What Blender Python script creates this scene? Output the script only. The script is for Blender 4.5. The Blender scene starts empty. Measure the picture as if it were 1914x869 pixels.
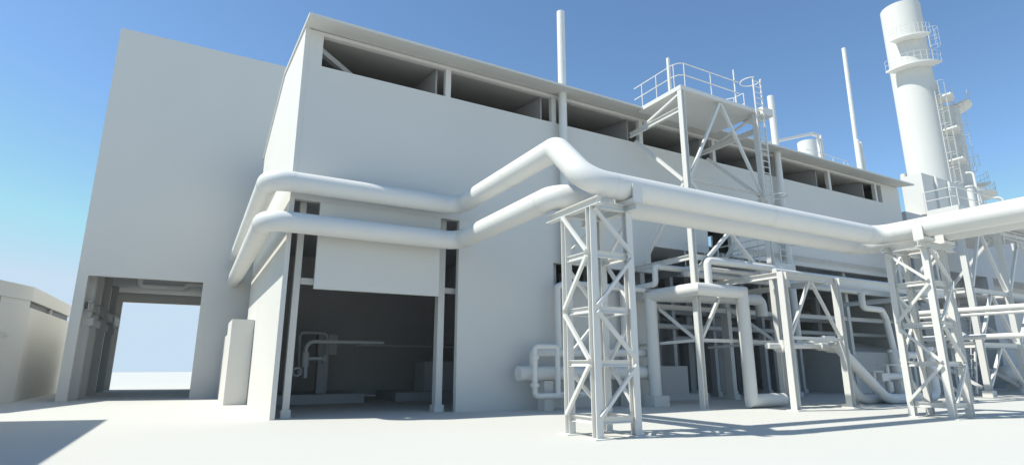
import bpy, bmesh, math, random
from mathutils import Vector, Matrix
PI = math.pi
R = math.radians
random.seed(4)
sc = bpy.context.scene
COL = sc.collection

# ---------------------------------------------------------------- materials
def clay(name, rgb, rough=0.7, var=0.03, scale=0.6, spec=0.3):
    m = bpy.data.materials.new(name); m.use_nodes = True
    nt = m.node_tree; b = nt.nodes['Principled BSDF']
    b.inputs['Roughness'].default_value = rough
    b.inputs['Specular IOR Level'].default_value = spec
    tc = nt.nodes.new('ShaderNodeTexCoord')
    n = nt.nodes.new('ShaderNodeTexNoise'); n.inputs['Scale'].default_value = scale
    n.inputs['Detail'].default_value = 4
    r = nt.nodes.new('ShaderNodeValToRGB')
    r.color_ramp.elements[0].position = 0.3; r.color_ramp.elements[1].position = 0.7
    r.color_ramp.elements[0].color = (*[c * (1 - var) for c in rgb], 1)
    r.color_ramp.elements[1].color = (*[min(1, c * (1 + var)) for c in rgb], 1)
    nt.links.new(tc.outputs['Object'], n.inputs['Vector'])
    nt.links.new(n.outputs['Fac'], r.inputs['Fac'])
    nt.links.new(r.outputs['Color'], b.inputs['Base Color'])
    return m

WALL = clay('white_wall', (0.655, 0.645, 0.605), 0.85, 0.012, 0.25, 0.1)
STEEL = clay('white_steel', (0.68, 0.672, 0.635), 0.6, 0.015, 1.5, 0.3)
PIPE = clay('white_pipe', (0.71, 0.702, 0.665), 0.55, 0.015, 1.0, 0.3)
GROUND = clay('pale_ground', (0.58, 0.572, 0.528), 0.9, 0.012, 0.12, 0.1)
SHADED = clay('shaded_white', (0.52, 0.525, 0.52), 0.9, 0.03, 0.4, 0.1)  # same white clay, with indoor shade put into the colour
DARK = clay('dark_interior', (0.62, 0.62, 0.62), 0.9, 0.03, 0.4, 0.1)

RECESS = clay('recess_shade', (0.06, 0.062, 0.065), 0.4, 0.02, 0.4, 0.3)  # near-black colour standing for shade in the shed's window recess

# ---------------------------------------------------------------- mesh builder
class MB:
    def __init__(s): s.v = []; s.f = []; s.s = []
    def add(s, vs, fs, smooth=False):
        o = len(s.v); s.v += [Vector(v) for v in vs]
        for f in fs:
            s.f.append([i + o for i in f]); s.s.append(smooth)
        return s
    def box(s, x0, x1, y0, y1, z0, z1):
        vs = [(x, y, z) for z in (z0, z1) for y in (y0, y1) for x in (x0, x1)]
        return s.add(vs, [(0, 2, 3, 1), (4, 5, 7, 6), (0, 1, 5, 4), (2, 6, 7, 3), (0, 4, 6, 2), (1, 3, 7, 5)])
    def prism(s, poly, axis, a, b):
        """poly of 2-D points extruded along axis (0 x, 1 y, 2 z) from a to b"""
        def mk(p, t):
            return {0: (t, p[0], p[1]), 1: (p[0], t, p[1]), 2: (p[0], p[1], t)}[axis]
        n = len(poly)
        vs = [mk(p, a) for p in poly] + [mk(p, b) for p in poly]
        fs = [tuple(range(n))[::-1], tuple(range(n, 2 * n))] + [(i, (i + 1) % n, n + (i + 1) % n, n + i) for i in range(n)]
        return s.add(vs, fs)
    def sect(s, p, q, poly, up=(0, 0, 1)):
        """extrude a closed 2-D section from p to q"""
        p, q = Vector(p), Vector(q); d = (q - p).normalized(); u = Vector(up)
        if abs(d.dot(u)) > 0.98: u = Vector((0, 1, 0)) if abs(d.y) < .9 else Vector((1, 0, 0))
        x = d.cross(u).normalized(); y = x.cross(d).normalized()
        n = len(poly)
        vs = [p + x * a + y * b for a, b in poly] + [q + x * a + y * b for a, b in poly]
        fs = [tuple(range(n))[::-1], tuple(range(n, 2 * n))] + [(i, (i + 1) % n, n + (i + 1) % n, n + i) for i in range(n)]
        return s.add(vs, fs)
    def bar(s, p, q, w, h=None, up=(0, 0, 1)):
        h = h or w
        return s.sect(p, q, [(-w/2, -h/2), (w/2, -h/2), (w/2, h/2), (-w/2, h/2)], up)
    def hbeam(s, p, q, w, h, t=0.022, up=(0, 0, 1)):
        a, b, c = w/2, h/2, t/2
        return s.sect(p, q, [(-a, -b), (a, -b), (a, -b+t), (c, -b+t), (c, b-t), (a, b-t), (a, b), (-a, b), (-a, b-t), (-c, b-t), (-c, -b+t), (-a, -b+t)], up)
    def tube(s, pts, r, seg=16, cap=True, closed=False):
        pts = [Vector(p) for p in pts]; n = len(pts)
        if closed:
            tang = [(pts[(i+1) % n] - pts[i-1]).normalized() for i in range(n)]
        else:
            tang = [(pts[min(i+1, n-1)] - pts[max(i-1, 0)]).normalized() for i in range(n)]
        t0 = tang[0]; u = Vector((0, 0, 1)) if abs(t0.z) < .9 else Vector((1, 0, 0))
        nrm = (u - t0 * u.dot(t0)).normalized()
        rings = []
        for i in range(n):
            t = tang[i]; nrm = (nrm - t * nrm.dot(t)).normalized(); b = t.cross(nrm)
            rr = r[i] if isinstance(r, (list, tuple)) else r
            rings.append([pts[i] + (nrm * math.cos(2*PI*k/seg) + b * math.sin(2*PI*k/seg)) * rr for k in range(seg)])
        vs = [v for g in rings for v in g]; fs = []
        m = n if closed else n - 1
        for i in range(m):
            j = (i + 1) % n
            for k in range(seg):
                l = (k + 1) % seg
                fs.append((i*seg+k, i*seg+l, j*seg+l, j*seg+k))
        s.add(vs, fs, True)
        if cap and not closed:
            s.add(rings[0], [tuple(range(seg))[::-1]]); s.add(rings[-1], [tuple(range(seg))])
        return s
    def mitre(s, pts, r, seg=28):
        """straight pipe lengths cut to a mitre at every corner"""
        pts = [Vector(p) for p in pts]; n = len(pts)
        D = [(pts[i+1] - pts[i]).normalized() for i in range(n-1)]
        for i in range(n-1):
            d = D[i]; u = Vector((0, 0, 1)) if abs(d.z) < .9 else Vector((1, 0, 0))
            a = (u - d * u.dot(d)).normalized(); b = d.cross(a)
            n0 = (D[i-1] + d).normalized() if i else d
            n1 = (d + D[i+1]).normalized() if i < n-2 else d
            r0 = []; r1 = []
            for k in range(seg):
                o = (a * math.cos(2*PI*k/seg) + b * math.sin(2*PI*k/seg)) * r
                r0.append(pts[i] + o - d * (o.dot(n0) / d.dot(n0))); r1.append(pts[i+1] + o - d * (o.dot(n1) / d.dot(n1)))
            s.add(r0 + r1, [(k, (k+1) % seg, seg + (k+1) % seg, seg + k) for k in range(seg)], True)
            if i == 0: s.add(r0, [tuple(range(seg))[::-1]])
            if i == n-2: s.add(r1, [tuple(range(seg))])
        return s
    def cyl(s, x, y, z0, z1, r, seg=24, r2=None):
        return s.tube([(x, y, z0), (x, y, z1)], [r, r if r2 is None else r2], seg)
    def ring(s, c, r, tr, a0=0, a1=360, seg=20, axis=2):
        n = max(4, int(seg * (a1 - a0) / 360)); pts = []
        for i in range(n + (0 if a1 - a0 == 360 else 1)):
            a = R(a0 + (a1 - a0) * i / n); ca, sa = math.cos(a) * r, math.sin(a) * r
            pts.append({2: (c[0]+ca, c[1]+sa, c[2]), 0: (c[0], c[1]+ca, c[2]+sa), 1: (c[0]+ca, c[1], c[2]+sa)}[axis])
        return s.tube(pts, tr, 6, closed=(a1 - a0 == 360))
    def build(s, name, mat, parent=None, kind=None):
        me = bpy.data.meshes.new(name)
        off = Vector((0, 0, 0)); o = parent
        while o is not None:
            off += o.location; o = o.parent
        me.from_pydata([v - off for v in s.v], [], s.f)
        me.polygons.foreach_set('use_smooth', s.s)
        bm = bmesh.new(); bm.from_mesh(me)
        bmesh.ops.recalc_face_normals(bm, faces=bm.faces); bm.to_mesh(me); bm.free()
        me.materials.append(mat)
        ob = bpy.data.objects.new(name, me); COL.objects.link(ob)
        if parent: ob.parent = parent
        if kind: ob['kind'] = kind
        return ob

def fillet(pts, r, n=8):
    pts = [Vector(p) for p in pts]; out = [pts[0]]
    for i in range(1, len(pts) - 1):
        a, b, c = pts[i-1], pts[i], pts[i+1]
        u = (a - b).normalized(); w = (c - b).normalized()
        rr = r[i-1] if isinstance(r, (list, tuple)) else r
        ang = u.angle(w)
        if ang > PI - .02 or rr <= 0: out.append(b); continue
        d = min(rr / math.tan(ang / 2), (a-b).length * .48, (c-b).length * .48)
        rr = d * math.tan(ang / 2)
        ctr = b + (u + w).normalized() * (rr / math.sin(ang / 2))
        s_ = b + u * d - ctr; e_ = b + w * d - ctr
        tot = s_.angle(e_); ax = s_.cross(e_).normalized()
        for k in range(n + 1):
            out.append(ctr + Matrix.Rotation(tot * k / n, 3, ax) @ s_)
    out.append(pts[-1]); return out

def thing(name, label, cat, loc=(0, 0, 0), group=None):
    o = bpy.data.objects.new(name, None); COL.objects.link(o); o.location = loc
    o.empty_display_size = .3
    o['label'] = label; o['category'] = cat
    if group: o['group'] = group
    return o
def tag(o, label, cat, group=None):
    o['label'] = label; o['category'] = cat
    if group: o['group'] = group
    return o
def clone(root, loc, rotz, label):
    r = root.copy(); COL.objects.link(r); r.location = loc; r.rotation_euler = (0, 0, rotz); r['label'] = label
    for ch in list(root.children):
        c = ch.copy(); COL.objects.link(c); c.parent = r
        for g in ch.children:
            d = g.copy(); COL.objects.link(d); d.parent = c
    return r

# ---------------------------------------------------------------- ground
g = MB()
N = 96; RG = 186
g.add([(0, 0, 0)] + [(RG*math.cos(2*PI*i/N), RG*math.sin(2*PI*i/N), 0) for i in range(N)], [(0, 1+i, 1+(i+1) % N) for i in range(N)])
g.build('ground', GROUND, kind='structure')

# ---------------------------------------------------------------- main long building
YF = 20.35
XW = 2.42
XE = 43.1
YB = 33.4
MUL = [8.25 + 5.33*k for k in range(7)]          # centres of the facade posts
mb_ = thing('process_hall', 'long low white hall with a strip of openings under its pitched roof', 'building', (XW, YF, 0))
def roof_z(y):
    return 13.98 + (y - 19.2) * (1.05/7.1) if y < 26.3 else 15.03 - (y - 26.3) * (1.75/7.6)
w = MB(); w.prism([(YF-.01, 0), (YB, 0), (YB, roof_z(YB)), (26.3, roof_z(26.3)), (YF-.01, roof_z(YF))], 0, XW, XW+.16)
w.build('end_wall', WALL, mb_)
w = MB(); w.prism([(YF+.3, 0), (YB, 0), (YB, roof_z(YB)), (26.3, roof_z(26.3)), (YF+.3, roof_z(YF+.3))], 0, XE-.2, XE)
w.build('end_wall', WALL, mb_)
# front facade, butt-jointed panels
T = .25
XA = XW + .162
w = MB()
w.box(XA, 23.2, YF, YF+T, 7.42, 12.7); w.box(25.0, XE, YF, YF+T, 7.42, 12.7); w.box(23.2, 25.0, YF, YF+T, 9.2, 12.7)
w.box(XA, 3.09, YF, YF+T, 12.7, 13.97); w.box(40.87, XE, YF, YF+T, 12.7, 13.97)
w.build('facade_wall', WALL, mb_)
w = MB(); w.box(8.9, 13.4, YF+.001, YF+T, 0, 7.418); w.box(13.4, 19.1, YF+.001, YF+T, 6.08, 7.418); w.box(13.4, 19.1, YF+.001, YF+T, 0, 5.15)
w.build('lower_wall', WALL, mb_)
w = MB(); w.box(3.46, 8.09, YF+.002, YF+.14, 4.3, 7.418); w.build('hanging_panel', WALL, mb_)
w = MB(); w.box(25.3, XE, YF+.002, YF+T, 6.1, 7.0); w.build('spandrel_panel', WALL, mb_)
w = MB(); w.box(XA, XE, YF-.0, YF+.22, 13.97, 14.12); w.build('fascia_beam', WALL, mb_)
rf = MB()
rf.prism([(19.2, 13.98), (26.3, 15.03), (33.9, 13.28), (33.9, 13.38), (26.3, 15.14), (19.2, 14.08)], 0, 2.36, 43.0)
rf.build('roof', WALL, mb_)
for x in MUL:
    MB().box(x-.12, x+.12, YF+.01, YF+.24, 12.7, 13.97).build('mullion', WALL, mb_)
    w = MB(); w.prism([(YF+.7, 11.6), (32.9, 11.6), (32.9, roof_z(32.9)-.02), (26.3, roof_z(26.3)-.02), (YF+.7, roof_z(YF+.7)-.02)], 0, x-.32, x-.24)
    w.build('roof_girder', SHADED, mb_)
w = MB().bar((3.0, 21.0, 13.75), (8.0, 23.6, 12.3), .22); w.build('roof_brace', SHADED, mb_)
# rear wall, raised a little above the ground, with a high strip of openings
w = MB(); w.box(XA, 24.0, YB-.2, YB-.01, .06, 11.7); w.box(24.0, XE-.21, YB-.2, YB-.01, 5.4, 11.7); w.box(XA, 37.6, YB-.2, YB-.01, 11.7, 13.2); w.box(38.4, XE-.21, YB-.2, YB-.01, 11.7, 13.2)
w.box(24.0, 33.5, YB-.2, YB-.01, .08, 5.4); w.box(33.5, 34.2, YB-.2, YB-.01, 1.5, 5.4); w.box(33.5, 34.2, YB-.2, YB-.01, 0, 1.05); w.box(34.2, 37.5, YB-.2, YB-.01, 0, 5.4); w.box(37.66, XE-.21, YB-.2, YB-.01, 0, 5.4)
w.build('rear_wall', DARK, mb_)
# inner floor slab above the lower halls
w = MB(); w.box(XA+.1, XE-.3, YF+1.2, YB-.3, 7.7, 7.9); w.build('upper_floor', DARK, mb_)
# inner partition closing the left bay
w = MB(); w.box(13.3, 13.5, YF+.3, YB-.3, 0, 7.6); w.build('partition_wall', DARK, mb_)
# columns
def col(x, y, z1, wd, mat=WALL, ped=True):
    c = MB().hbeam((x, y, .0 if not ped else .24), (x, y, z1), wd, wd, .03).build('column', mat, mb_)
    if ped: MB().box(x-wd*.9, x+wd*.9, y-wd*.9, y+wd*.9, 0, .24).build('pedestal', mat, c)
def boxcol(x, y, z1, wx, wy, mat=WALL, ped=True):
    c = MB().box(x-wx/2, x+wx/2, y-wy/2, y+wy/2, .26 if ped else 0, z1).build('column', mat, mb_)
    if ped: MB().box(x-wx*.72, x+wx*.72, y-wy*.72, y+wy*.72, 0, .26).build('pedestal', mat, c)
boxcol(2.97, 21.05, 7.7, .22, .3); boxcol(8.42, 21.05, 7.7, .26, .36)
boxcol(13.75, 21.05, 7.7, .3, .3)
for x in (19.0, 24.98, 30.2, 36.0, 41.2): boxcol(x, 21.15, 7.7, .28, .46)
for x in (19.2, 21.9, 24.4, 27.1, 29.7, 32.4, 35.1, 37.8, 40.5): boxcol(x, 26.0, 7.7, .45, .45, SHADED)
for x in (20.9, 23.4, 26.6, 27.9, 29.3, 31.0, 33.2, 34.4): boxcol(x, 23.6, 7.7, .24, .4, SHADED)
for x in (20.5, 25.9, 28.6, 31.2, 36.6, 39.2): boxcol(x, 30.4, 7.7, .45, .45, SHADED)
# girts / crossbeams
for x0, x1 in ((13.95, 18.8), (19.16, 24.83), (25.13, 30.05), (30.35, 35.85), (36.15, 41.05)):
    MB().hbeam((x0, 21.0, 4.55), (x1, 21.0, 4.55), .2, .24, .03).build('crossbeam', WALL, mb_)
MB().box(3.1, 8.27, 21.0, 21.15, 4.52, 4.74).build('crossbeam', WALL, mb_); MB().box(8.57, 13.3, 21.0, 21.15, 4.52, 4.74).build('crossbeam', WALL, mb_)
for y in (26.0, 30.4):
    MB().hbeam((13.7, y-.4, 4.9), (XE-.3, y-.4, 4.9), .2, .3, .03).build('crossbeam', SHADED, mb_)
for x in (16, 21.9, 27.1, 32.4, 37.8):
    MB().hbeam((x+.4, 21.5, 6.6), (x+.4, 32.9, 6.6), .2, .4, .03).build('crossbeam', SHADED, mb_)
MB().hbeam((13.7, 23.3, 6.9), (XE-.3, 23.3, 6.9), .25, .5, .03).build('crossbeam', SHADED, mb_)

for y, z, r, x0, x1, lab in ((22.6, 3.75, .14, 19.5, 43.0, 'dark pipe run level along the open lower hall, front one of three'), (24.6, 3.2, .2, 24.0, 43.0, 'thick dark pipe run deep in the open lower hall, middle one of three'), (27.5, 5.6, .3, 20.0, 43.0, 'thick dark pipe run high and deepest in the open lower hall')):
    tag(MB().tube([(x0, y, z), (x1, y, z)], r, 14).build('hall_pipe', SHADED), lab, 'pipe', 'pipe runs inside the hall')
# thin conduits along the facade
for k, z in enumerate((7.97, 7.86, 7.74)):
    tag(MB().tube([(26.0, YF-.05-.0*k, z), (43.4, YF-.05, z)], .03, 6).build('conduit', STEEL),
        ['topmost of three thin conduits along the hall facade', 'middle one of three thin conduits along the hall facade', 'lowest of three thin conduits along the hall facade'][k], 'conduit', 'conduits along the facade')

# vent poles rising through the eave
for x, zt, lab in ((13.84, 18.4, 'tall round white vent pole piercing the eave above the pipe bend'), (29.27, 17.75, 'round white vent pole piercing the eave beside the caged ladder')):
    tag(MB().tube([(x, 20.0, 3.0), (x, 20.0, zt)], .19, 20).build('vent_pole', PIPE), lab, 'vent pole', 'vent poles on the facade')

# ---------------------------------------------------------------- door bay contents
def slab(x0, x1, y0, y1, z, lab):
    tag(MB().box(x0, x1, y0, y1, 0, z).build('plinth', SHADED), lab, 'plinth', 'plinths in the door bay')
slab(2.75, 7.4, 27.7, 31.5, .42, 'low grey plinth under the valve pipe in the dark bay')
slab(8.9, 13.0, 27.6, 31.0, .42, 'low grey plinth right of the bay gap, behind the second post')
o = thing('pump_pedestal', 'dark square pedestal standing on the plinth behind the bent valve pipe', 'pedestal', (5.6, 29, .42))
MB().box(5.36, 5.85, 28.8, 29.2, .42, 2.2).build('body', SHADED, o); MB().box(5.3, 6.2, 28.7, 29.3, 2.2, 3.2).build('head', SHADED, o)
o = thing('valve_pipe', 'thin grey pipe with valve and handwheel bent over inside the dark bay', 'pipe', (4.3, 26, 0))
MB().tube(fillet([(4.36, 26, 1.2), (4.28, 26, 2.72), (7.7, 26, 2.73)], .35), .085, 10).build('run', SHADED, o)
MB().tube([(4.33, 26, 1.65), (4.3, 26, 2.25)], .15, 12).build('valve_body', SHADED, o)
v = MB().tube([(4.45, 26, 2.0), (5.05, 26, 2.0)], .07, 8).build('stem', SHADED, o)
MB().ring((5.07, 26, 2.0), .2, .035, axis=0).build('handwheel', SHADED, v)
MB().ring((4.0, 25.9, 1.45), .17, .045, axis=1).build('handwheel', SHADED, o)
tag(MB().tube(fillet([(4.4, 28, 1.2), (4.3, 28, 3.2), (5.55, 28, 3.2), (5.6, 28, 1.8)], .2), .075, 8).build('loop_pipe', SHADED), 'thin dark looped pipe farthest back in the dark bay', 'pipe')
tag(MB().tube([(7.2, 29, 2.7), (13.2, 29, 2.7)], .065, 8).build('far_pipe', SHADED), 'thin straight dark pipe level across the back of the bay', 'pipe')
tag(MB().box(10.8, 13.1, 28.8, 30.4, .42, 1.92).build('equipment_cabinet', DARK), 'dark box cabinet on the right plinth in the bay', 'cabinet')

# ---------------------------------------------------------------- white block beside the end wall
o = thing('concrete_block', 'tall narrow white box standing against the sunlit end wall', 'block', (1.95, 29.2, 0))
MB().box(1.47, 2.4, 28.85, 32.0, 0, 3.77).build('body', WALL, o)
MB().box(1.47, 2.4, 32.0, 35.6, 0, 3.2).build('side_box', WALL, o)

# ---------------------------------------------------------------- tall building
tb = thing('tall_building', 'tall blank grey-white building with a gateway through its foot', 'building', (-5.57, 35.9, 0))
w = MB(); w.box(-5.57, -5.11, 35.9, 36.2, 0, 6.25); w.box(.15, 12, 35.9, 36.2, 0, 6.25); w.box(-5.57, 12, 35.9, 36.2, 6.25, 20.47); w.build('front_wall', WALL, tb)
w = MB(); w.box(-5.57, -5.35, 36.2, 51, 0, 20.47); w.build('side_wall', WALL, tb)
w = MB(); w.box(-5.57, -4.9, 51, 51.3, 0, 20.47); w.box(-4.9, 1.2, 51, 51.3, 6.33, 20.47); w.box(1.2, 12, 51, 51.3, 0, 20.47); w.build('rear_wall', WALL, tb)
MB().box(-5.35, 12, 36.2, 51, 20.2, 20.46).build('roof', WALL, tb)
MB().box(1.0, 1.2, 36.2, 51, 0, 7).build('passage_wall', SHADED, tb)
MB().box(-5.35, 1.0, 36.2, 51, 7.0, 7.2).build('passage_ceiling', SHADED, tb)
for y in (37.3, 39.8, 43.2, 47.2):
    c = MB().hbeam((-5.05, y, .0), (-5.05, y, 7.0), .36, .5, .04, up=(0, 1, 0)).build('gate_column', SHADED, tb)
    MB().box(-5.2, -4.72, y-.3, y+.3, 3.75, 4.15).build('corbel', SHADED, c)
MB().hbeam((-4.95, 36.4, 4.75), (-4.95, 50.8, 4.75), .25, .5, .04).build('crane_beam', SHADED, tb)
tag(MB().tube(fillet([(-3.0, 38.5, 7.0), (-3.0, 38.5, 6.15), (-.75, 38.5, 6.15), (-.6, 38.5, 6.4), (1.0, 38.5, 6.4)], .2), .17, 12).build('ceiling_pipe', SHADED), 'dark bent pipe slung under the gateway ceiling', 'pipe')

# ---------------------------------------------------------------- shed at the left edge
dx, dy = -.306, -.952
def sp(t): return (-7.23 + dx*t, 36.3 + dy*t)
P7 = sp(7.5)
def shed_poly(i):   # inset outline
    return [(-7.23-i, 36.3+.0), (-7.23-i, 47.0-i), (-15+i, 47-i), (-15+i, P7[1]+i), (P7[0]-i, P7[1]+i)]
sh = thing('side_shed', 'low grey-white shed with a shade-dark window recess at the left edge', 'shed', (-7.23, 36.3, 0))
w = MB(); w.prism(shed_poly(0), 2, 0, 4.5); w.build('lower_wall', WALL, sh)
w = MB(); w.prism(shed_poly(.15), 2, 4.5, 4.84); w.build('window_strip', RECESS, sh)
w = MB(); w.prism(shed_poly(0), 2, 4.84, 5.53); w.build('upper_wall', WALL, sh)
for t in (1.3,):
    MB().box(-7.33, -7.235, 41.1, 41.2, 4.501, 4.839).build('window_post', WALL, sh)
p, q = sp(.02), sp(2.2)
MB().bar((p[0]-.1, p[1]-.0, 4.67), (q[0]-.1, q[1], 4.67), .1, .335).build('blind_panel', WALL, sh)
o = thing('switch_cabinet', 'pale cabinet cut by the left edge in front of the shed', 'cabinet', (-8.2, 34.8, 0))
MB().box(-8.5, -7.62, 34.3, 34.9, 0, 3.05).build('body', WALL, o); MB().box(-8.55, -7.57, 34.25, 34.95, 3.05, 3.15).build('lid', WALL, o)
o = thing('low_building', 'low flat-roofed white building beside the camera, its shadow crossing the foreground ground', 'building', (-10, 8, 0))
MB().box(-14, -6.3, -12, 24.4, 0, 5.85).build('wall', WALL, o); MB().box(-14.1, -6.27, -12.1, 24.43, 5.85, 6.0).build('roof', WALL, o)

# ---------------------------------------------------------------- the two overhead pipes
PR = .355
A_pts = [(1.66, 35.88, 7.83), (1.66, 19.75, 7.83), (8.6, 19.75, 7.83), (8.6, 12.78, 7.83), (8.6, 11.36, 6.42), (21.97, 11.36, 6.42), (21.97, -6, 6.42)]
B_pts = [(1.66, 35.88, 6.41), (1.66, 19.75, 6.41), (8.6, 19.75, 6.41), (8.6, 12.76, 6.42), (23.37, 12.76, 6.42), (23.37, -6, 6.42)]
def big_pipe(pts, fr, bands, lab):
    o = tag(MB().tube(fillet(pts, fr, 10), PR, 40).build('overhead_pipe', PIPE), lab, 'pipe', 'big overhead pipes')
    for c, d in bands:
        c = Vector(c); d = Vector(d)
        MB().tube([c - d*.03, c + d*.03], PR+.007, 40, cap=False).build('joint_band', PIPE, o)
    return o
ex, ey = (1, 0, 0), (0, 1, 0)
big_pipe(A_pts, [.62, .62, .5, .62, .62], [((1.66, 20.5, 7.83), ey), ((2.4, 19.75, 7.83), ex), ((7.85, 19.75, 7.83), ex), ((8.6, 19.0, 7.83), ey), ((8.6, 15.6, 7.83), ey), ((9.4, 11.36, 6.42), ex), ((15.8, 11.36, 6.42), ex), ((21.2, 11.36, 6.42), ex), ((21.97, 10.6, 6.42), ey)],
         'upper big white pipe, the one that dips down before the front lattice tower')
big_pipe(B_pts, [.62, .62, .62, .62], [((1.66, 20.5, 6.41), ey), ((2.4, 19.75, 6.41), ex), ((7.85, 19.75, 6.41), ex), ((8.6, 19.0, 6.41), ey), ((8.6, 13.55, 6.42), ey), ((9.4, 12.76, 6.42), ex), ((22.6, 12.76, 6.42), ex), ((23.37, 12.0, 6.42), ey)],
         'lower big white pipe that stays level all along, behind the dipping one')

# ---------------------------------------------------------------- lattice towers
def tower(loc, label):
    cx, cy = loc[0], loc[1]
    t = thing('lattice_tower', label, 'lattice tower', (cx, cy, 0), 'lattice pipe towers')
    X = (-.6, .6); Y = (-.575, .575)
    for x in X:
        for y in Y:
            MB().hbeam((cx+x, cy+y, .024), (cx+x, cy+y, 5.72), .2, .2, .022, up=(0, 1, 0)).build('leg', STEEL, t)
            MB().box(cx+x-.26, cx+x+.26, cy+y-.26, cy+y+.26, 0, .024).build('base_plate', STEEL, t)
    zs = [.41, 1.76, 3.08, 4.5]
    for z in zs:
        for y in Y: MB().hbeam((cx-.495, cy+y, z), (cx+.495, cy+y, z), .12, .16, .02).build('strut', STEEL, t)
        for x in X: MB().hbeam((cx+x, cy-.47, z), (cx+x, cy+.47, z), .12, .16, .02).build('strut', STEEL, t)
    for x in X: MB().hbeam((cx+x, cy-1.0, 5.83), (cx+x, cy+1.44, 5.83), .2, .21, .022).build('top_beam', STEEL, t)
    for y in (-.575, .575): MB().hbeam((cx-.49, cy+y, 5.82), (cx+.49, cy+y, 5.82), .16, .18, .02).build('top_strut', STEEL, t)
    lv = [.5, 1.72, 1.84, 3.02, 3.16, 4.44, 4.58, 5.68]
    for k in range(4):
        za, zb = lv[2*k], lv[2*k+1]
        up = (k % 2 == 0)
        s1 = -1 if up else 1
        for y in Y:
            yy = cy + y + (.145 if y > 0 else -.145)
            sg = s1 if y < 0 else -s1
            MB().bar((cx + .6*sg, yy, za), (cx - .6*sg, yy, zb), .085, .085, up=(0, 1, 0)).build('brace', STEEL, t)
        for x in X:
            xx = cx + x + (.145 if x > 0 else -.145)
            sg = -s1 if x < 0 else s1
            MB().bar((xx, cy + .52*sg, za), (xx, cy - .52*sg, zb), .085, .085, up=(1, 0, 0)).build('brace', STEEL, t)
    for y in (-.615, .785):
        m = MB(); m.box(cx+.5, cx+.82, cy+y-PR-.035, cy+y-PR-.005, 5.94, 6.43); m.box(cx+.5, cx+.82, cy+y+PR+.005, cy+y+PR+.035, 5.94, 6.43)
        m.box(cx+.5, cx+.82, cy+y-PR-.004, cy+y+PR+.004, 5.94, 6.05)
        m.build('pipe_saddle', STEEL, t)
    return t
t1 = tower((9.3, 11.975), 'white lattice tower in the middle foreground under the dip of the pipe')
t2 = clone(t1, (22.58, 10.45, 0), -PI/2, 'white lattice tower at the right under the pipe corner')

# ---------------------------------------------------------------- helpers for railings and ladders
def railing(path, h=1.1, r=.024, posts=None, mid=True):
    m = MB()
    for k in ((h, h*.52) if mid else (h,)):
        m.tube([(p[0], p[1], p[2]+k) for p in path], r, 6)
    for p in (posts or path): m.tube([(p[0], p[1], p[2]), (p[0], p[1], p[2]+h)], r*.9, 6)
    return m
def ladder(m, c, z0, z1, d, wd=.5, step=.3, r=.022, cage=None, out=(0, -1)):
    """d: unit direction of the width"""
    a = Vector((c[0]-d[0]*wd/2, c[1]-d[1]*wd/2, 0)); b = Vector((c[0]+d[0]*wd/2, c[1]+d[1]*wd/2, 0))
    for p in (a, b): m.bar((p.x, p.y, z0), (p.x, p.y, z1), r*2.4, r*2.4)
    z = z0 + .2
    while z < z1 - .1:
        m.tube([(a.x, a.y, z), (b.x, b.y, z)], r, 5); z += step
    return m
def cage_hoop(m, c, z, rad, out, r=.02, span=230):
    a = math.degrees(math.atan2(out[1], out[0]))
    m.ring((c[0]+out[0]*rad*.75, c[1]+out[1]*rad*.75, z), rad, r, a-span/2, a+span/2, 20)

# ---------------------------------------------------------------- platform tower on the facade
pt = thing('platform_tower', 'braced white platform tower with railed deck level with the hall roof', 'platform tower', (20.7, 17, 0))
LX = (18.15, 23.2); LY = 16.8
for x in LX:
    MB().hbeam((x, LY, .02), (x, LY, 13.9), .24, .22, .025, up=(1, 0, 0)).build('leg', STEEL, pt)
    MB().box(x-.25, x+.25, LY-.25, LY+.25, 0, .02).build('base_plate', STEEL, pt)
def brace(p, q, parent, wd=.12, mat=STEEL): return MB().bar(p, q, wd, wd).build('brace', mat, parent)
YF2 = LY + .0
brace((18.3, YF2, 9.75), (20.66, YF2, 13.85), pt); brace((20.74, YF2, 13.85), (23.05, YF2, 9.75), pt)
brace((18.3, YF2, 2.78), (19.72, YF2, 4.8), pt)
brace((18.3, YF2, 5.6), (20.5, YF2, 7.5), pt, .14); brace((20.6, YF2, 7.5), (22.6, YF2, 5.7), pt, .14)
brace((20.4, YF2, 7.6), (18.3, YF2, 9.6), pt)
for x in LX:
    brace((x, 19.95, 12.55), (x, 17.0, 9.65), pt, .14); brace((x, 16.95, 13.75), (x, 19.5, 13.1), pt, .1)
    MB().hbeam((x, 16.95, 13.0), (x, 20.34, 13.0), .16, .24, .025).build('beam', STEEL, pt)
    brace((x, 19.95, 6.3), (x, 17.0, 9.5), pt, .14)
    MB().hbeam((x, 16.95, 6.2), (x, 20.34, 6.2), .16, .22, .025).build('beam', STEEL, pt)
    brace((x, 17.0, 2.78), (x, 19.6, 4.6), pt, .11); MB().bar((x, 16.95, 2.72), (x, 20.9, 2.6), .1, .12).build('beam', STEEL, pt)
for z, h in ((9.68, .1), (6.2, .22), (2.72, .13)):
    MB().hbeam((18.28, LY, z), (23.07, LY, z), .12, h, .02).build('beam', STEEL, pt)
MB().box(18.03, 23.4, 16.68, 19.5, 13.9, 14.1).build('deck', STEEL, pt)
rp = [(18.15, 19.85, 14.1), (18.15, 17.2, 14.1), (18.25, 16.95, 14.1), (18.5, 16.8, 14.1), (20.2, 16.8, 14.1), (22.2, 16.8, 14.1)]
railing(rp, 1.25, .028, [(18.15, 19.3, 14.1), (18.15, 18.3, 14.1), (18.15, 17.15, 14.1), (18.47, 16.8, 14.1), (20.2, 16.8, 14.1)]).build('railing', STEEL, pt)
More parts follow.
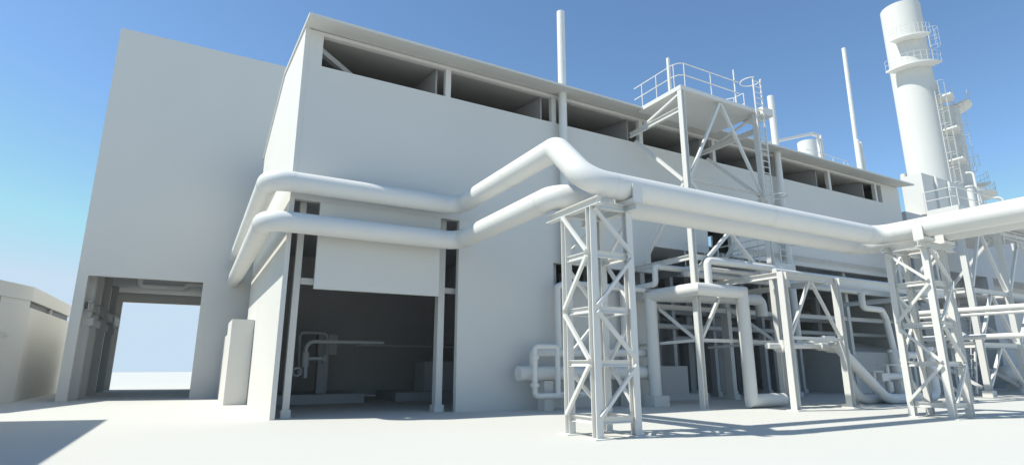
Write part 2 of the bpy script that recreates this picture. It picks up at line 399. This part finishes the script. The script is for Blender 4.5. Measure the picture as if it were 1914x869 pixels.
MB().box(18.1, 18.22, 17.38, 17.5, 14.1, 15.85).build('stanchion', STEEL, pt)
MB().bar((21.9, 16.8, 14.1), (21.9, 16.8, 15.95), .05).build('stanchion', STEEL, pt)
railing([(22.3, 19.4, 14.1), (23.3, 18.0, 14.1), (23.3, 17.4, 14.1)], 1.2, .026).build('railing', STEEL, pt)
ld = ladder(MB(), (23.08, 16.42), 9.25, 15.62, (1, 0), .55, .3, .024).build('ladder', STEEL, pt)
m = MB(); cage_hoop(m, (23.08, 16.42), 15.6, .48, (0, 1), .03, 300); m.build('hoop', STEEL, ld)
m = MB(); cage_hoop(m, (23.08, 16.42), 9.4, .48, (0, -1), .03, 300); m.build('hoop', STEEL, ld)
MB().box(23.41, 24.2, 16.5, 17.7, 13.84, 14.22).build('landing', STEEL, pt)
MB().box(23.4, 24.9, 16.72, 17.4, 6.1, 6.42).build('landing', STEEL, pt)
MB().box(20.8, 24.5, 17.5, 19.9, 6.36, 6.46).build('deck', STEEL, pt)
railing([(23.3, 19.9, 6.46), (23.3, 18.6, 6.46), (23.3, 17.45, 6.46), (23.3, 16.75, 6.46)], 1.18, .028).build('railing', STEEL, pt)
railing([(24.45, 19.9, 6.46), (24.45, 18.6, 6.46), (24.45, 17.55, 6.46)], 1.12, .028).build('railing', STEEL, pt)
railing([(20.9, 19.85, 6.46), (22.3, 19.85, 6.46), (23.3, 19.85, 6.46)], 1.18, .026).build('railing', STEEL, pt)
l2 = ladder(MB(), (24.2, 16.78), 6.3, 7.7, (1, 0), .5, .3, .022).build('ladder', STEEL, pt)
m = MB(); cage_hoop(m, (24.2, 16.78), 7.3, .45, (0, -1), .03, 300); m.build('hoop', STEEL, l2)

# ---------------------------------------------------------------- low pipe rack in front of it
rk = thing('pipe_rack', 'low white pipe rack of braced posts right of the platform tower', 'pipe rack', (27.5, 14.5, 0))
RX = (20.62, 24.22, 34.3); RY = 14.5
for x in RX:
    MB().hbeam((x, RY, .05), (x, RY, 5.42), .26, .26, .025, up=(1, 0, 0)).build('leg', STEEL, rk)
    MB().box(x-.26, x+.26, RY-.26, RY+.26, 0, .05).build('base_plate', STEEL, rk)
    MB().hbeam((x, RY+.14, 5.3), (x, 20.3, 5.3), .2, .24, .025).build('beam', STEEL, rk)
MB().hbeam((20.76, RY, 5.28), (24.08, RY, 5.28), .2, .26, .025).build('beam', STEEL, rk)
MB().hbeam((24.36, RY, 5.26), (34.16, RY, 5.26), .2, .34, .025).build('beam', STEEL, rk)
brace((20.8, RY, 2.85), (22.35, RY, 5.14), rk, .11); brace((22.5, RY, 5.14), (24.08, RY, 2.85), rk, .11)
brace((28.7, RY, 5.1), (30.1, RY, 4.25), rk, .14)
MB().bar((20.76, RY, 2.78), (24.08, RY, 2.78), .1, .13).build('beam', STEEL, rk)
MB().bar((23.3, 16.0, 2.72), (24.2, 14.65, 2.72), .1, .1).build('beam', STEEL, rk)

# ---------------------------------------------------------------- pipes between tower and rack
def pipe(name, pts, r, fr, lab, cat='pipe', seg=16, group=None, mat=PIPE):
    return tag(MB().tube(fillet(pts, fr, 6), r, seg).build(name, mat), lab, cat, group)
o = thing('insulated_pipe', 'thick white pipe bent like a doorway in front of the platform tower leg', 'pipe', (19, 17, 0))
MB().mitre([(17.75, 19.1, .45), (17.75, 19.1, 4.75), (17.75, 16.32, 4.75), (20.38, 16.32, 4.75), (20.38, 16.32, .3), (22.4, 16.32, .3)], .265, 28).build('run', PIPE, o)
MB().box(17.35, 18.2, 18.75, 19.5, 0, .45).build('footing', WALL, o)
pipe('service_pipe', [(13.6, 19.9, 5.15), (17.5, 19.9, 5.15), (17.55, 18.5, 5.2), (17.55, 18.5, 5.98), (23.0, 18.5, 5.98)], .13, .14, 'slim white pipe stepping up left of the doorway-shaped pipe')
pipe('service_pipe', [(18.52, 16.4, 4.95), (18.52, 16.4, 6.0), (23.6, 16.4, 6.0), (23.6, 16.4, 5.2)], .155, .2, 'slim white pipe rising from the elbow of the doorway-shaped pipe', group='pipes on the rack')
pipe('service_pipe', [(19.0, 17.5, 5.9), (33, 17.5, 5.9)], .1, .1, 'thin white pipe lying mid-way on the rack behind the rising pipe', group='pipes on the rack')
pipe('service_pipe', [(19.0, 18.1, 5.72), (33, 18.1, 5.72)], .14, .1, 'white pipe lying farthest back on the rack', group='pipes on the rack')
pipe('service_pipe', [(21.3, 15.3, 5.62), (36, 15.3, 5.62)], .12, .1, 'white pipe nearest the front beam of the rack', group='pipes on the rack')
pipe('process_duct', [(17.9, 20.0, 4.9), (24.9, 19.6, 5.05), (25.9, 19.6, 5.05), (25.9, 19.6, 4.2)], .3, .35, 'fat white duct behind the platform tower, turned down at its end')
pipe('process_duct', [(19.4, 22.8, 4.25), (21.4, 22.8, 4.25)], .33, .1, 'short fat duct end in the shade behind the leaning brace', mat=SHADED)
o = thing('flanged_pipe', 'level white pipe with flange and valve body between the rack posts', 'pipe', (23, 15.6, 2.5))
MB().tube([(20.75, 15.6, 2.5), (24.3, 15.6, 2.55)], .125, 16).build('run', PIPE, o)
m = MB(); m.tube([(21.45, 15.6, 2.5), (21.62, 15.6, 2.5)], .27, 20); m.tube([(21.72, 15.6, 2.5), (21.8, 15.6, 2.5)], .24, 20); m.build('flange', PIPE, o)
m = MB(); m.tube([(24.2, 15.6, 2.55), (24.9, 15.6, 2.55)], .2, 18); m.tube([(24.9, 15.6, 2.55), (25.1, 15.6, 2.55)], .28, 18); m.tube([(25.2, 15.6, 2.55), (25.4, 15.6, 2.55)], .3, 18); m.build('valve_body', PIPE, o)
MB().box(24.6, 25.4, 15.5, 15.7, 2.9, 3.0).build('nameplate_bracket', STEEL, o)
MB().tube(fillet([(25.4, 15.6, 2.55), (26.1, 15.6, 2.55), (26.2, 15.6, .2), (29.4, 15.6, .2)], [.4, 1.3], 12), .21, 20).build('downpipe', PIPE, o)
pipe('floor_pipe', [(24.3, 15.0, 2.7), (27.9, 15.0, .22), (32.2, 15.0, .22), (32.2, 15.0, 2.6)], .22, [1.6, .4], 'bright white pipe sloping to the ground and rising again by the right tower')

# ---------------------------------------------------------------- exchanger left of the front tower
o = thing('heat_exchanger', 'horizontal drum with looped pipe against the facade behind the front lattice tower', 'drum', (14.5, 19.6, 0))
MB().tube([(11.15, 19.55, 1.4), (18.0, 19.55, 1.4)], .285, 28).build('shell', PIPE, o)
m = MB(); m.tube([(17.98, 19.55, 1.4), (18.12, 19.55, 1.4)], .42, 24); m.build('flange', PIPE, o)
lp = MB().tube(fillet([(13.6, 18.9, .58), (11.52, 18.9, .58), (11.52, 18.9, 2.42), (12.57, 18.9, 2.42), (12.57, 18.9, .6), (14.4, 18.9, .6)], .16, 6), .105, 14).build('loop_pipe', PIPE, o)
m = MB()
for z in (.98, 2.0): m.tube([(11.52, 18.9, z-.06), (11.52, 18.9, z+.06)], .17, 14)
m.build('flange', PIPE, lp)
MB().tube(fillet([(11.9, 19.6, 1.7), (11.9, 19.6, 2.2), (18.0, 19.6, 2.25)], .12, 5), .17, 14).build('upper_pipe', PIPE, o)
for x in (12.4, 16.6): MB().box(x-.2, x+.2, 19.3, 19.8, 0, 1.12).build('cradle', WALL, o)
MB().tube(fillet([(13.2, 19.75, 2.3), (13.2, 19.75, 4.95), (13.6, 19.9, 5.1)], .15, 5), .13, 12).build('riser', PIPE, o)
MB().tube(fillet([(14.35, 19.1, .4), (14.35, 19.1, 4.95), (17.4, 19.1, 5.0)], .2, 5), .11, 12).build('riser', PIPE, o)
pipe('standpipe', [(17.0, 20.0, 0), (17.0, 20.0, 5.1)], .2, .1, 'vertical white standpipe against the wall panel end')
o = tag(MB().box(20.5, 22.65, 21.9, 23.8, .3, 1.68).build('equipment_skid', SHADED), 'grey block on the hall floor under the platform tower', 'skid')
tag(MB().box(19.3, 24.0, 21.8, 24.2, 0, .3).build('plinth', SHADED), 'low grey plinth under the block below the platform tower', 'plinth')

# ---------------------------------------------------------------- vessel and valves behind the right tower
tag(MB().prism([(21.6, 0), (26.5, 0), (26.5, 2.9), (24.0, 3.3), (21.6, 2.55)], 0, 37.3, 43.0).build('settling_tank', WALL), 'long shaded tank with a sloping top behind the valves', 'tank')
o = thing('valve_riser', 'white riser pipe stepping down with handwheel valves left of the right tower', 'valve', (30, 15.8, 0))
MB().tube(fillet([(28.45, 15.8, 5.2), (28.4, 15.8, 4.45), (30.0, 15.8, 4.42), (30.3, 15.8, 4.0), (30.6, 15.8, 2.4)], .2, 6), .15, 14).build('run', PIPE, o)
MB().tube([(30.6, 15.8, 2.45), (30.65, 15.8, .2)], .27, 16).build('strainer', PIPE, o)
for k, (x, z) in enumerate(((28.15, 1.42), (29.35, 1.72))):
    v = MB().tube([(x, 15.6, .35), (x, 15.6, z)], .09, 10).build('valve_stem', PIPE, o)
    MB().tube([(x, 15.6, z), (x, 15.6, z+.04)], .42, 18).build('handwheel', PIPE, v)
    MB().tube([(x, 15.6, .5), (x, 15.6, .95)], .16, 10).build('bonnet', PIPE, v)
MB().box(28.5, 29.0, 15.4, 15.9, 1.0, 1.35).build('gearbox', PIPE, o)
MB().tube([(29.0, 15.6, 1.2), (31.2, 15.6, 1.2)], .17, 12).build('manifold', PIPE, o)
MB().tube([(30.4, 15.2, 2.2), (32.2, 15.2, 2.2)], .16, 12).build('actuator', PIPE, o)
m = MB(); m.tube([(30.1, 15.8, 2.4), (31.1, 15.8, 2.4)], .07, 8); m.tube([(30.4, 15.8, .75), (31.8, 15.8, .75)], .2, 12); m.build('branch', PIPE, o)

# ---------------------------------------------------------------- right platform structure
rs = thing('process_structure', 'tall braced white steel structure with railed top deck at the right edge', 'structure', (42, 16, 0))
SX = (39.0, 43.85); SY = 15.5
for k, x in enumerate(SX):
    MB().hbeam((x, SY, .35), (x, SY, 10.3), .3, .28, .03, up=(1, 0, 0)).build('leg', STEEL, rs)
    MB().box(x-.26, x+.26, SY-.24, SY+.24, 0, .35).build('pedestal', WALL, rs)
    MB().hbeam((x, 19.2, 0), (x, 19.2, 10.3), .28, .28, .03, up=(0, 1, 0)).build('leg', STEEL, rs)
    for z in (2.85, 5.97): MB().hbeam((x, SY+.25, z), (x, 19.0, z), .2, .3, .03).build('beam', STEEL, rs)
    brace((x, SY+.3, 3.1), (x, 18.9, 5.7), rs, .16); brace((x, SY+.3, 9.6), (x, 18.9, 6.3), rs, .16); brace((x, SY+.3, .5), (x, 18.9, 2.6), rs, .16)
for z in (2.85, 5.97, 9.9):
    MB().hbeam((39.15, SY, z), (43.7, SY, z), .2, .26, .03).build('beam', STEEL, rs)
    MB().hbeam((44.0, SY, z), (50.05, SY, z), .2, .26, .03).build('beam', STEEL, rs)
for za, zb in ((.6, 2.7), (3.1, 5.8), (6.2, 9.7)):
    brace((39.35, SY, za), (41.42, SY, zb), rs, .15); brace((41.56, SY, zb), (43.5, SY, za), rs, .15)
    brace((44.2, SY, za), (46.8, SY, zb), rs, .15); brace((46.95, SY, zb), (49.6, SY, za), rs, .15)
MB().hbeam((50.2, SY, 0), (50.2, SY, 10.3), .28, .28, .03, up=(0, 1, 0)).build('leg', STEEL, rs)
MB().prism([(37.25, 14.62), (51, 14.62), (51, 19.6), (44, 19.6), (44, 16.25), (37.25, 16.25)], 2, 10.3, 10.63).build('deck', STEEL, rs)
MB().box(38.6, 51.0, 16.2, 19.6, 5.8, 5.95).build('floor', SHADED, rs)
for q in ([(37.3, 16.3), (37.3, 14.95), (37.6, 14.7), (40.5, 14.7), (43.5, 14.7), (47, 14.7), (50.5, 14.7)],):
    railing([(a, b, 10.6) for a, b in q], 1.15, .03).build('railing', STEEL, rs)
railing([(44.2, 15.3, 9.0), (46, 15.3, 9.0), (48, 15.3, 9.0), (50, 15.3, 9.0)], 1.1, .035, mid=True).build('railing', STEEL, rs)
# steep stair in the lower storey
st = MB()
for yy in (16.6, 17.4):
    st.bar((40.2, yy, .1), (42.0, yy, 5.9), .08, .16)
for i in range(22):
    f = i / 21; st.box(40.15+1.8*f, 40.4+1.8*f, 16.62, 17.38, .2+5.6*f, .24+5.6*f)
for yy in (16.6, 17.4):
    st.tube([(40.0, yy, 1.1), (41.8, yy, 6.9)], .03, 6)
st.build('stair', STEEL, rs)
# drum in the lower storey
o = thing('receiver_drum', 'grey horizontal drum with domed end low in the right structure', 'drum', (50, 18, 1.1))
MB().tube([(47.6, 18, 1.15), (47.75, 18, 1.15), (48.1, 18, 1.15), (55, 18, 1.15)], [.2, .42, .55, .55], 24).build('shell', PIPE, o)
MB().box(49.0, 49.5, 17.6, 18.4, 0, .7).build('cradle', WALL, o)
# pipes running past the right structure towards the viewer
for z, r, lab in ((4.58, .15, 'uppermost of three bright pipes crossing the right structure'), (4.33, .085, 'thinnest bright pipe just under the uppermost at the right structure'), (3.17, .14, 'lowest of three bright pipes crossing the right structure')):
    pipe('cross_pipe', [(36, 17.6, z), (36, -2, z)], r, .1, lab, group='pipes crossing the right structure')
for k, y in enumerate((17.2, 9.0)):
    o = thing('pipe_trestle', ['slim white post frame carrying the cross pipes near the rack end', 'slim white post frame carrying the cross pipes at the right picture edge'][k], 'trestle', (36, y, 0), 'trestles under the cross pipes')
    if k == 0:
        for x in (35.7, 36.3): MB().bar((x, y, 0), (x, y, 4.42), .12).build('leg', STEEL, o)
        for z in (2.96, 4.18): MB().bar((35.77, y, z), (36.23, y, z), .1).build('crossbar', STEEL, o)
    else:
        for x in (35.7, 36.3): MB().bar((x, y-8, 0), (x, y-8, 4.42), .12).build('leg', STEEL, o)
        for z in (2.96, 4.18): MB().bar((35.77, y-8, z), (36.23, y-8, z), .1).build('crossbar', STEEL, o)

# annex behind the right structure
an = thing('annex', 'annex wall coloured grey for shade with a dark recess behind the right structure', 'building', (46, 21, 0))
w = MB(); w.box(44.2, 46.0, 20.6, 30, 0, 12.6); w.box(46.0, 78, 20.6, 30, 8.6, 12.6); w.box(55.0, 56, 20.6, 30, 0, 8.6); w.build('wall', SHADED, an)  # annex is white too; its darker colour stands in for shade
MB().box(46.0, 78, 22.5, 29.9, 0, 8.6).build('recess', SHADED, an)

# head block in front of the stack
hb = thing('head_block', 'raised white box at the far end of the hall roof below the chimney', 'block', (48, 20.2, 12.6))
MB().box(46.4, 56.0, 20.15, 21.6, 12.62, 15.8).build('body', WALL, hb)
for x, zt in ((48.12, 15.75), (50.08, 15.65)):
    tag(MB().tube([(x, 20.0, 12.6), (x, 20.0, zt)], .09, 8).build('conduit_pole', PIPE), 'left thin pole on the front of the raised white box' if x < 49 else 'right thin pole on the front of the raised white box', 'pole', 'poles on the raised box')
def gooseneck(x, y, z0, z1, rad, r, lab):
    hx, hy = -.34, .94
    pts = [(x, y, z0), (x, y, z1-rad)] + [(x + hx*rad*(1-math.cos(a)), y + hy*rad*(1-math.cos(a)), z1 - rad + rad*math.sin(a)) for a in [R(15*k) for k in range(1, 7)]] + [(x+hx*rad*1.6, y+hy*rad*1.6, z1)]
    tag(MB().tube(pts, r, 10).build('gooseneck_vent', PIPE), lab, 'vent', 'gooseneck vents')
gooseneck(51.9, 19.0, 10.6, 16.45, .3, .09, 'taller white gooseneck vent pipe on the right deck')
gooseneck(56.3, 19.0, 10.6, 15.05, .38, .09, 'shorter white gooseneck vent pipe poking over the big pipe')
o = thing('deck_drum', 'small bright upright drum with lid on the right deck', 'drum', (51.6, 19.3, 10.6))
MB().cyl(51.6, 19.3, 10.6, 15.2, .22, 20).build('shell', PIPE, o); MB().cyl(51.6, 19.3, 15.2, 15.32, .29, 20).build('lid', PIPE, o)

# ---------------------------------------------------------------- chimney and second column
CH = (66.3, 28.06); CR = 1.9
ch = thing('chimney', 'thick tall white chimney with curved platforms and caged ladder', 'chimney', (CH[0], CH[1], 0))
MB().cyl(CH[0], CH[1], 0, 41.2, CR, 48).build('shaft', WALL, ch)
def sector(c, r0, r1, a0, a1, z, t=.18, n=20):
    m = MB(); poly = [(c[0]+r1*math.cos(R(a0+(a1-a0)*i/n)), c[1]+r1*math.sin(R(a0+(a1-a0)*i/n))) for i in range(n+1)]
    poly += [(c[0]+r0*math.cos(R(a1-(a1-a0)*i/n)), c[1]+r0*math.sin(R(a1-(a1-a0)*i/n))) for i in range(n+1)]
    return m.prism(poly, 2, z, z+t)
def arc_rail(c, r, a0, a1, z, n=10, h=1.15, tr=.022):
    p = [(c[0]+r*math.cos(R(a0+(a1-a0)*i/n)), c[1]+r*math.sin(R(a0+(a1-a0)*i/n)), z) for i in range(n+1)]
    return railing(p, h, tr)
# camera lies towards azimuth ~203 deg from the chimney
for z, a0, a1, ro in ((36.3, 176, 252, 3.05), (33.0, 158, 268, 3.1)):
    p = sector(CH, CR+.01, ro, a0, a1, z).build('platform', PIPE, ch)
    arc_rail(CH, ro-.06, a0, a1, z+.18).build('railing', STEEL, p)
def caged(c, rad, az, z0, z1, parent, gap=.25, every=1.1):
    d = (math.cos(R(az)), math.sin(R(az))); b = (c[0]+d[0]*(rad+gap), c[1]+d[1]*(rad+gap)); tdir = (-d[1], d[0])
    m = ladder(MB(), b, z0, z1, tdir, .6, .34, .018)
    l = m.build('ladder', STEEL, parent)
    h = MB(); z = z0 + 2.2
    while z < z1 + .9:
        cage_hoop(h, b, z, .48, d, .022, 260); z += every
    for k in (-70, 0, 70):
        a = R(az + k); h.tube([(b[0]+d[0]*.36+.48*math.cos(a), b[1]+d[1]*.36+.48*math.sin(a), z0+2.2), (b[0]+d[0]*.36+.48*math.cos(a), b[1]+d[1]*.36+.48*math.sin(a), z-every)], .016, 5)
    h.build('cage', STEEL, l)
caged(CH, CR, 262, 17.5, 30.5, ch, every=1.6)
caged(CH, CR, 283, 33.2, 37.2, ch)
for z in (29.3, 25.6, 22.2, 17.9):
    p = sector(CH, CR+.01, 3.25 if z > 18 else 3.8, 268 if z > 18 else 240, 318 if z > 18 else 312, z).build('platform', PIPE, ch)
    arc_rail(CH, 3.2 if z > 18 else 3.75, 285, 316, z+.18, 3, 1.1, .014).build('railing', STEEL, p)
tag(MB().tube([(67.4, 31.0, 10), (67.4, 31.0, 22.5)], .3, 12).build('stub_pole', PIPE), 'short white pole just left of the chimney foot', 'pole')
C2 = (69.95, 27.7)
c2 = thing('absorber_column', 'shorter grey column in the shade of the chimney with platforms', 'column', (C2[0], C2[1], 0))
MB().cyl(C2[0], C2[1], 0, 29.2, 1.9, 40).build('shaft', WALL, c2)
p = sector(C2, .3, 3.0, 262, 360, 29.3).build('platform', PIPE, c2); arc_rail(C2, 2.9, 270, 352, 29.48, 6).build('railing', STEEL, p)
p = sector(C2, 1.91, 3.6, 225, 335, 19.0).build('platform', PIPE, c2); arc_rail(C2, 3.5, 290, 335, 19.2, 5).build('railing', STEEL, p)
p = sector(C2, 1.91, 3.3, 300, 350, 20.4).build('platform', PIPE, c2); arc_rail(C2, 3.2, 300, 350, 20.6, 5).build('railing', STEEL, p)
caged(C2, 1.9, 248, 19.2, 29.4, c2, every=1.3); caged(C2, 1.9, 322, 8.0, 19.0, c2, every=1.5); caged(C2, 1.9, 316, 20.5, 23.0, c2)
MB().tube(fillet([(C2[0]-.6, C2[1]-.6, 26), (C2[0]-.6, C2[1]-.6, 32.6), (C2[0]-3, C2[1]-.3, 33.0)], 1.2, 6), .2, 12).build('top_pipe', PIPE, c2)

# ---------------------------------------------------------------- things on the hall roof
def on_roof(y): return roof_z(y) + .05
o = thing('roof_drum', 'white upright drum standing on the far part of the hall roof', 'drum', (42.1, 26, 15))
MB().cyl(42.1, 26, 15.05, 19.45, .72, 36).build('shell', PIPE, o)
o = thing('pipe_gantry', 'slim white pipe sloping over the roof drum from two posts', 'gantry', (40.3, 24, 14.5))
MB().bar((33.5, 26.0, 17.2), (39.6, 24, 18.95), .2).build('boom', STEEL, o); MB().bar((39.6, 24, 18.95), (40.45, 24, 18.95), .2).build('crossbar', STEEL, o)
for x in (40.35, 40.72): MB().bar((x, 24, 14.6), (x, 24, 19.05), .16).build('post', STEEL, o)
railing([(38.6, 24, 16.4), (40.7, 23.9, 16.4), (42.0, 24, 16.4), (43.4, 24, 16.4), (43.95, 24, 16.4)], 1.1, .03).build('railing', STEEL, o)
for x, zt, r, lab in ((45.75, 19.7, .16, 'left of two short white poles beside the tall thin mast'), (46.2, 19.6, .12, 'right of two short white poles beside the tall thin mast')):
    tag(MB().tube([(x, 24, 0), (x, 24, zt)], r, 12).build('short_pole', PIPE), lab, 'pole', 'short poles behind the roof')
tag(MB().tube([(46.15, 24.6, 0), (46.95, 24.6, 28.7)], .17, 14).build('mast', PIPE), 'tall thin white mast rising beyond the hall roof', 'mast')

# ---------------------------------------------------------------- light
SUN = Vector((-1, .3, 1.45)).normalized()
el = math.asin(SUN.z); azim = math.atan2(SUN.x, SUN.y)      # clockwise from +Y
wd = bpy.data.worlds.new('World'); sc.world = wd; wd.use_nodes = True
nt = wd.node_tree; bg = nt.nodes['Background']
sky = nt.nodes.new('ShaderNodeTexSky'); sky.sky_type = 'NISHITA'; sky.sun_disc = False
sky.sun_elevation = el; sky.sun_rotation = azim
sky.altitude = 0; sky.air_density = 0.8; sky.dust_density = 0.0; sky.ozone_density = 2.0
cap = nt.nodes.new('ShaderNodeMix'); cap.data_type = 'RGBA'; cap.blend_type = 'DARKEN'     # keeps the horizon band from burning out
cap.inputs[0].default_value = 1; cap.inputs[7].default_value = (3.25, 3.6, 4.35, 1)
nt.links.new(sky.outputs['Color'], cap.inputs[6]); tint = nt.nodes.new('ShaderNodeMix'); tint.data_type = 'RGBA'; tint.blend_type = 'MULTIPLY'; tint.inputs[0].default_value = 1
tint.inputs[7].default_value = (0.88, 1.0, 1.0, 1); nt.links.new(cap.outputs[2], tint.inputs[6]); nt.links.new(tint.outputs[2], bg.inputs['Color']); bg.inputs['Strength'].default_value = 0.14
L = bpy.data.lights.new('sun', 'SUN'); L.energy = 3.6; L.angle = R(.8); L.color = (1, .975, .88)
lo = bpy.data.objects.new('sun', L); COL.objects.link(lo); lo.rotation_euler = SUN.to_track_quat('Z', 'Y').to_euler(); lo.location = (-20, 10, 40)

# ---------------------------------------------------------------- camera
cam = bpy.data.cameras.new('camera'); co = bpy.data.objects.new('camera', cam); COL.objects.link(co)
co.location = (0, 0, 1.7); co.rotation_euler = (R(90 + 13.28), 0, R(-29.11))
cam.sensor_width = 36; cam.lens = 36 * 1053 / 1914; cam.clip_start = .05; cam.clip_end = 2000
sc.camera = co
sc.view_settings.view_transform = 'Standard'; sc.view_settings.look = 'None'
sc.view_settings.exposure = 0.55; sc.view_settings.gamma = 1
sc.cycles.max_bounces = 6; sc.cycles.diffuse_bounces = 4
